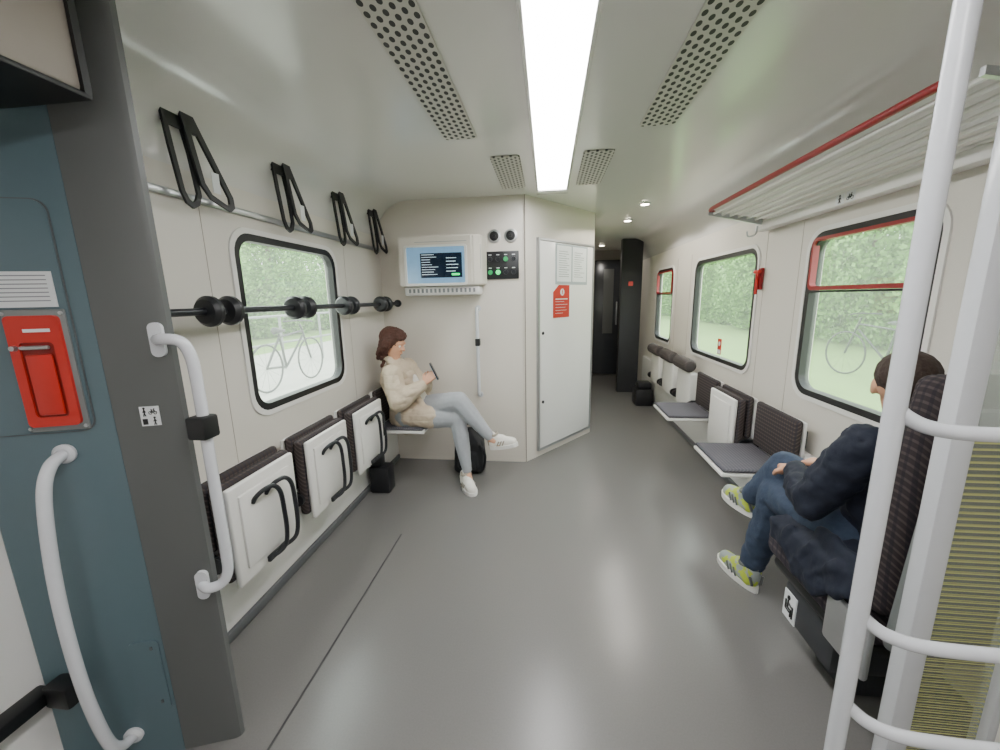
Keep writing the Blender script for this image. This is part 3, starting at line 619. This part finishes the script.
def woman():
    pel=V((-1.09,2.87,.53)); ch=V((-1.145,2.86,.82)); nk=V((-1.155,2.855,.955)); hc=V((-1.145,2.835,1.075))
    f=V((.93,-.25,-.30)); HS,q,B=head(hc,f,.93)
    rs=V((-1.12,2.70,.875)); ls=V((-1.12,3.02,.875)); re=V((-1.07,2.64,.675)); le=V((-.99,3.01,.70)); rw=V((-.90,2.725,.80)); lw=V((-.90,2.875,.80))
    rh=V((-1.07,2.80,.53)); lh=V((-1.07,2.94,.53)); rk_=V((-.67,2.79,.515)); lk=V((-.655,2.775,.655)); ra=V((-.60,2.72,.11)); la=V((-.42,2.755,.375))
    T=[cone(pel,.11,(pel+ch)/2,.09),cone((pel+ch)/2,.09,ch,.095),cone(rs,.045,ls,.045),cone(ch,.09,nk,.045),cone(nk-V((0,0,.03)),.045,hc-V((.01,0,.05)),.045)]
    A=chain((rs,.042),(re,.035),(rw,.022))+chain((ls,.042),(le,.035),(lw,.022))
    L=chain((rh,.070),(rk_,.045),(ra,.030))+chain((lh,.070),(lk,.045),(la,.030))
    hr=hand(rw,(.35,.25,.35),(.1,1,.1),1,.5,.9); hl=hand(lw,(.4,-.25,.35),(.1,-1,.1),-1,.5,.9)
    ft=[cone(ra,.03,ra+V((.04,-.07,-.06)),.025),cone(la,.03,la+V((.07,-.01,-.04)),.025)]
    body=mk('person',blob(T+A+L+HS+hr+hl+ft,.0055,3),m_skin,ang=0,label='seated woman in beige jacket, legs crossed, looking at a phone',cat='person')
    J=[cone(pel+V((.01,0,-.02)),.155,pel+V((0,0,.12)),.145),cone(pel+V((0,0,.12)),.145,ch,.138),cone(rs+V((0,.04,-.015)),.080,ls+V((0,-.04,-.015)),.080),cone(ch,.125,nk-V((0,0,.035)),.066),
       cone(pel+V((.05,-.08,.015)),.100,pel+V((.20,-.09,.0)),.092),cone(pel+V((.05,.09,.02)),.09,pel+V((.18,.07,.03)),.09)]
    J+=chain((rs,.072),((rs+re)/2,.078),(re,.070),((re+rw)/2,.064),(rw-V((.015,0,.02)),.044))+chain((ls,.07),(le,.064),(lw-V((.02,0,.02)),.040))
    J+=[cone(nk+V((-.065,.0,.01)),.030,nk+V((-.02,.06,.0)),.028),cone(nk+V((-.065,.0,.01)),.030,nk+V((-.02,-.06,.0)),.028),cone(nk+V((-.02,.06,.0)),.026,nk+V((.075,.055,-.08)),.022),cone(nk+V((-.02,-.06,.0)),.026,nk+V((.075,-.055,-.08)),.022)]
    # open front edges
    J+=[cone(nk+V((.075,-.055,-.08)),.022,ch+V((.125,-.075,-.05)),.022),cone(ch+V((.125,-.075,-.05)),.022,pel+V((.15,-.10,.10)),.024),cone(nk+V((.075,.055,-.08)),.022,ch+V((.125,.075,-.05)),.022),cone(ch+V((.125,.075,-.05)),.022,pel+V((.15,.08,.10)),.024)]
    mk('jacket',blob(J,.007,2,.022,.07),m_beige,parent=body,ang=0)
    Sh=[cone(ch+V((.09,0,-.02)),.065,nk+V((.035,0,-.04)),.042),cone(ch+V((.09,0,-.02)),.065,pel+V((.12,0,.08)),.065)]
    mk('shirt',blob(Sh,.008,2),m_snk,parent=body,ang=0,label='white top under the open jacket')
    P=chain((rh,.100),((rh+rk_)/2,.088),(rk_,.064),((rk_*.6+ra*.4),.061),(ra+V((0,0,.03)),.038))+chain((lh,.100),((lh+lk)/2,.095),(lk,.072),((lk*.6+la*.4),.064),(la+V((-.01,0,.02)),.039))+[cone(rh,.1,lh,.1)]
    mk('leggings',blob(P,.008,3,.006,.05),m_legg,parent=body,ang=0)
    shoe(body,(-.635,2.755,.0),(-.525,2.575,.0),(0,0,1),m_snk,m_white,1.12,.026,mtrim=m_shd)
    shoe(body,(-.42,2.77,.285),(-.22,2.74,.33),(.15,0,1),m_snk,m_white,1.12,.026,mtrim=m_shd)
    random.seed(3)
    Hh=[ell(q(-.035,0,.04),(.098,.088,.090),B),ell(q(.0,0,.08),(.083,.073,.05),B)]
    for i in range(40):
        a=math.radians(random.uniform(65,295)); z=random.uniform(-.14,.06); rr_=random.uniform(.075,.095)
        x0=-.02+rr_*math.cos(a); y0=rr_*math.sin(a)
        if x0>.03: x0=.0
        Hh.append(cone(q(x0,y0,z),random.uniform(.012,.02),q(x0*1.05-.01,y0*1.05,z-.045),random.uniform(.010,.018)))
    Hh+=[cone(q(-.06,0,.0),.07,q(-.075,0,-.11),.06)]
    mk('hair',blob(Hh,.006,3,.014,.018),m_hair,parent=body,ang=0,label='curly brown shoulder-length hair')
    random.seed(11)
    for sg in (1,-1):
        b=nb(); hull(b,sph(q(.072,sg*.028,.008),.0085)); e=mk('eye',b,m_eye,parent=body)
        b=nb(); hull(b,sph(q(.0785,sg*.028,.006),.0035)); mk('iris',b,m_hair2,parent=e)
    return body
woman()
ph=V((-.838,2.80,.875))
b=nb(); box(b,-.005,.005,-.035,.035,-.07,.07,.004)
Rm=M.Translation(ph)@M.Rotation(math.radians(-25),4,'Y')@M.Rotation(math.radians(12),4,'Z')
for v in b.verts: v.co=Rm@v.co
pho=mk('smartphone',b,m_phone,label='dark smartphone held in both hands',cat='phone')
b=nb(); box(b,-.0062,-.0052,-.031,.031,-.062,.062)
for v in b.verts: v.co=Rm@v.co
mk('phone_screen',b,m_scrb,parent=pho)
S=[]
for x in (-.71,-.55):
    for y in (2.95,3.05): S+=sph((x,y,.05),.045)+sph((x+.01*(1 if x<-.6 else -1),y,.25),.045)
S+=sph((-.63,3.0,.33),.05)
bk=mk('backpack',blob([S,cone((-.68,2.90,.09),.035,(-.58,2.90,.09),.035)+cone((-.68,2.91,.17),.03,(-.58,2.91,.17),.03)],.008,3,.008),m_bag,ang=0,label='black backpack standing upright on the floor behind her legs',cat='bag')
b=nb(); tube(b,cr([(-.66,2.98,.37),(-.65,2.97,.41),(-.61,2.97,.41),(-.60,2.98,.37)],6),.007,8); mk('carry_loop',b,m_bag,parent=bk)
b=nb(); tube(b,cr([(-.55,2.94,.28),(-.49,2.90,.18),(-.51,2.92,.05)],6),.010,8); mk('shoulder_strap',b,m_bag,parent=bk)
def man():
    pel=V((1.13,1.35,.57)); ch=V((1.12,1.275,.84)); nk=V((1.115,1.275,.97)); hc=V((1.105,1.335,1.10))
    f=V((.66,.74,-.12)); HS,q,B=head(hc,f,.97)
    ls=V((.965,1.265,.93)); rs=V((1.28,1.265,.93)); le=V((.89,1.35,.70)); re=V((1.30,1.40,.73)); lw=V((.955,1.56,.72)); rw=V((1.10,1.58,.73))
    lh=V((1.04,1.37,.56)); rh=V((1.2,1.37,.56)); lk=V((1.0,1.71,.54)); rk_=V((1.03,1.73,.65)); la=V((.985,1.82,.11)); ra=V((.98,1.87,.43))
    T=[cone(pel,.12,(pel+ch)/2,.115),cone((pel+ch)/2,.115,ch,.12),cone(rs,.05,ls,.05),cone(ch,.11,nk,.055),cone(nk-V((0,0,.03)),.055,hc-V((0,.01,.05)),.055)]
    A=chain((rs,.05),(re,.042),(rw,.028))+chain((ls,.05),(le,.042),(lw,.028))
    L=chain((rh,.08),(rk_,.058),(ra,.04))+chain((lh,.08),(lk,.058),(la,.04))
    hs=hand(lw,(.25,.9,-.2),(.1,-.1,-1),1,.5,1)+hand(rw,(-.5,.8,-.1),(0,0,-1),-1,.5,1)
    ft=[cone(la,.035,la+V((0,.08,-.07)),.028),cone(ra,.035,ra+V((-.01,.08,-.06)),.028)]
    body=mk('person',blob(T+A+L+HS+hs+ft,.0065,3),m_skin,ang=0,label='seated man in navy jacket, jeans and lime trainers, legs crossed',cat='person')
    J=[cone(pel+V((0,-.01,.01)),.140,pel+V((0,0,.1)),.135),cone(pel+V((0,0,.1)),.135,ch,.138),cone(rs+V((-.05,0,-.02)),.080,ls+V((.05,0,-.02)),.080),cone(ch,.128,nk-V((0,0,.03)),.072),cone(nk+V((0,-.03,-.005)),.035,nk+V((.0,.03,-.02)),.04)]
    J+=chain((rs,.072),(re,.062),(rw-V((0,.03,0)),.042))+chain((ls,.072),((ls+le)/2,.070),(le,.062),((le+lw)/2,.055),(lw-V((0,.02,0)),.043))
    mk('jacket',blob(J,.008,2,.026,.05),m_navy,parent=body,ang=0)
    P=chain((rh,.10),(rk_,.077),((rk_*.6+ra*.4),.068),(ra+V((0,-.01,.03)),.055))+chain((lh,.10),(lk,.077),((lk*.6+la*.4),.068),(la+V((0,0,.03)),.056))+[cone(rh,.105,lh,.105)]
    mk('jeans',blob(P,.009,2,.018,.05),m_jean,parent=body,ang=0)
    shoe(body,(.985,1.77,0),(.93,2.02,0),(0,0,1),m_lime,m_white,1.1,.028,m_bag,m_pill)
    shoe(body,(.985,1.84,.345),(.945,2.07,.35),(0,-.2,1),m_lime,m_white,1.1,.028,m_bag,m_pill)
    mk('hair',blob([ell(q(-.03,0,.045),(.083,.077,.076),B),cone(q(-.07,.0,.0),.04,q(-.06,0,-.04),.036),ell(q(.01,0,.085),(.062,.056,.026),B)],.006,3,.004,.02),m_hair2,parent=body,ang=0,label='very short dark hair')
    for sg in (1,-1):
        b=nb(); hull(b,sph(q(.075,sg*.029,.008),.009)); e=mk('eye',b,m_eye,parent=body)
        b=nb(); hull(b,sph(q(.082,sg*.029,.006),.0038)); mk('iris',b,m_hair2,parent=e)
man()
def pl(*pts): 
    o=[]
    for p_ in pts: o+=sph(p_,.014,8,5)
    return o
S=[pl((1.0,1.18,.60),(1.0,1.50,.575),(.905,1.18,.55),(.895,1.55,.51)),pl((.905,1.18,.55),(.895,1.55,.51),(.890,1.18,.47),(.888,1.52,.46)),pl((.93,1.16,.60),(.93,1.34,.60),(.90,1.16,.50),(.90,1.34,.50)),pl((.889,1.22,.47),(.887,1.44,.47),(.886,1.26,.42),(.886,1.36,.41))]
S+=[cone((.90,1.20,.56),.02,(.885,1.30,.45),.018),cone((.90,1.32,.55),.022,(.885,1.38,.44),.018),cone((.90,1.44,.54),.02,(.887,1.46,.47),.016)]
mk('draped_coat',blob(S,.006,4,.02,.07),m_navy,ang=0,label='dark navy coat bundled on the seat edge beside him',cat='coat')
# ---------- outside
b=nb(); box(b,-7,-1.9,-20,80,.05,.15); mk('ground_left',b,m_pave,kind='structure',label='pale paved path outside')
b=nb(); box(b,-60,-7.01,-20,80,.0,.12); mk('ground_meadow',b,m_grass,kind='structure',label='grass beyond the paved path')
b=nb(); box(b,1.9,60,-20,80,.0,.1); mk('ground_right',b,m_grass,kind='structure',label='grassy ground outside')
def tree():
    r=root('tree',(6,5,.1),'leafy green tree outside the train window','tree',group='trees outside')
    b=nb(); tube(b,cr([(0,0,0),(.05,.02,1),(0,.05,2.2),(.1,0,3.5)],5),[.16-.006*i for i in range(16)],8); mk('trunk',b,m_bark,parent=r,world=False)
    b=nb()
    for i in range(24000):
        cx,cy,cz,rr_=random.choice(((0,0,3,1.7),(.6,.6,2.2,1.2),(-.6,-.7,2.3,1.3),(.2,-.9,1.5,1.1),(-.3,.9,1.4,1.1),(0,0,4.2,1.2),(0,0,.9,1.1),(.1,.9,.7,.9),(.0,-1.0,.7,.9)))
        d=V((random.gauss(0,1),random.gauss(0,1),random.gauss(0,1))).normalized()*rr_*random.uniform(.7,1)
        c=V((cx,cy,cz))+d; a=V((random.gauss(0,1),random.gauss(0,1),random.gauss(0,1))).normalized(); u=a.orthogonal().normalized(); w=a.cross(u); s=random.uniform(.05,.08)
        if c.z<.05: continue
        b.faces.new([b.verts.new(c+u*s),b.verts.new(c+w*s*.6),b.verts.new(c-u*s),b.verts.new(c-w*s*.6)])
    mk('foliage',b,m_leaf,parent=r,world=False,ang=0,kind='stuff'); return r
t=tree(); t.location=(7.5,2.6,.1)
for i in range(6): clone(t,(7.5+.3*(i%2),6.7+4.1*i,.1))
for i in range(6): clone(t,(12,5+4.1*i,.1))
for i in range(4): clone(t,(-10.5,6+4.1*i,.12))
for i in range(4): clone(t,(-15,8+4.1*i,.12))
def bicycle():
    r=root('bicycle',(-3.9,5.0,.15),'dark bicycle parked outside on the left; right-side copies stand for reflections','bicycle',group='bicycles outside')
    for y in (0,1.05):
        b=nb(); tube(b,[(0,y+.33*math.cos(a*math.pi/16),.34+.33*math.sin(a*math.pi/16)) for a in range(32)],.014,8,True)
        for a in range(12): tube(b,[(0,y,.34),(0,y+.32*math.cos(a*math.pi/6),.34+.32*math.sin(a*math.pi/6))],.0015,4)
        mk('wheel',b,m_bike,parent=r,world=False)
    b=nb()
    for pq in (((0,0,.34),(0,.42,.3)),((0,0,.34),(0,.33,.75)),((0,.42,.3),(0,.33,.8)),((0,.42,.3),(0,.88,.72)),((0,.33,.75),(0,.87,.8)),((0,.86,.9),(0,1.05,.34))): tube(b,pq,.016,8)
    mk('frame',b,m_bike,parent=r,world=False)
    b=nb(); tube(b,cr([(-.25,.8,.95),(-.1,.88,.96),(.1,.88,.96),(.25,.8,.95)],5),.012,8); mk('handlebar',b,m_bike,parent=r,world=False)
    b=nb(); hull(b,sph((0,.25,.85),.05)+sph((0,.45,.84),.02)); mk('saddle',b,m_bike,parent=r,world=False); return r
bi=bicycle(); clone(bi,(4.6,4.4,.1)); clone(bi,(4.9,5.8,.1),.2)  # right-hand copies stand in for bicycles reflected in the window glass
fr=root('railing',(-4.9,7,.15),'grey metal railing on the platform','railing')
for k in range(9):
    b=nb(); tube(b,[(-5.0,3+1.3*k,.14),(-5.0,3+1.3*k,1.15)],.025,8); mk('railing_post',b,m_pill2,parent=fr)
for z in (1.15,.65):
    b=nb(); tube(b,[(-5.0,3,z),(-5.0,13.4,z)],.022,8); mk('rail',b,m_pill2,parent=fr)
# ---------- world, camera
w=bpy.data.worlds.new('World'); C.scene.world=w; w.use_nodes=True; nt=w.node_tree; bg=nt.nodes['Background']
tc=nt.nodes.new('ShaderNodeTexCoord'); sp=nt.nodes.new('ShaderNodeSeparateXYZ'); nt.links.new(tc.outputs['Generated'],sp.inputs[0])
rp=nt.nodes.new('ShaderNodeValToRGB'); rp.color_ramp.elements[0].position=.45; rp.color_ramp.elements[0].color=(1,1,1,1); rp.color_ramp.elements[1].color=(.88,.94,1,1)
nt.links.new(sp.outputs[2],rp.inputs[0]); nt.links.new(rp.outputs[0],bg.inputs[0]); bg.inputs[1].default_value=8.8
cam=bpy.data.cameras.new('Camera'); co=bpy.data.objects.new('Camera',cam); col.objects.link(co); C.scene.camera=co
cam.sensor_width=36; cam.lens=14.18; cam.clip_start=.02
R=M(((.9927,-.0038,.1203),(.1187,.1929,-.9740),(-.0195,.9812,.1919)))
R=R.to_quaternion().to_matrix()
co.matrix_world=M.Translation((0,0,1.4))@R.to_4x4()
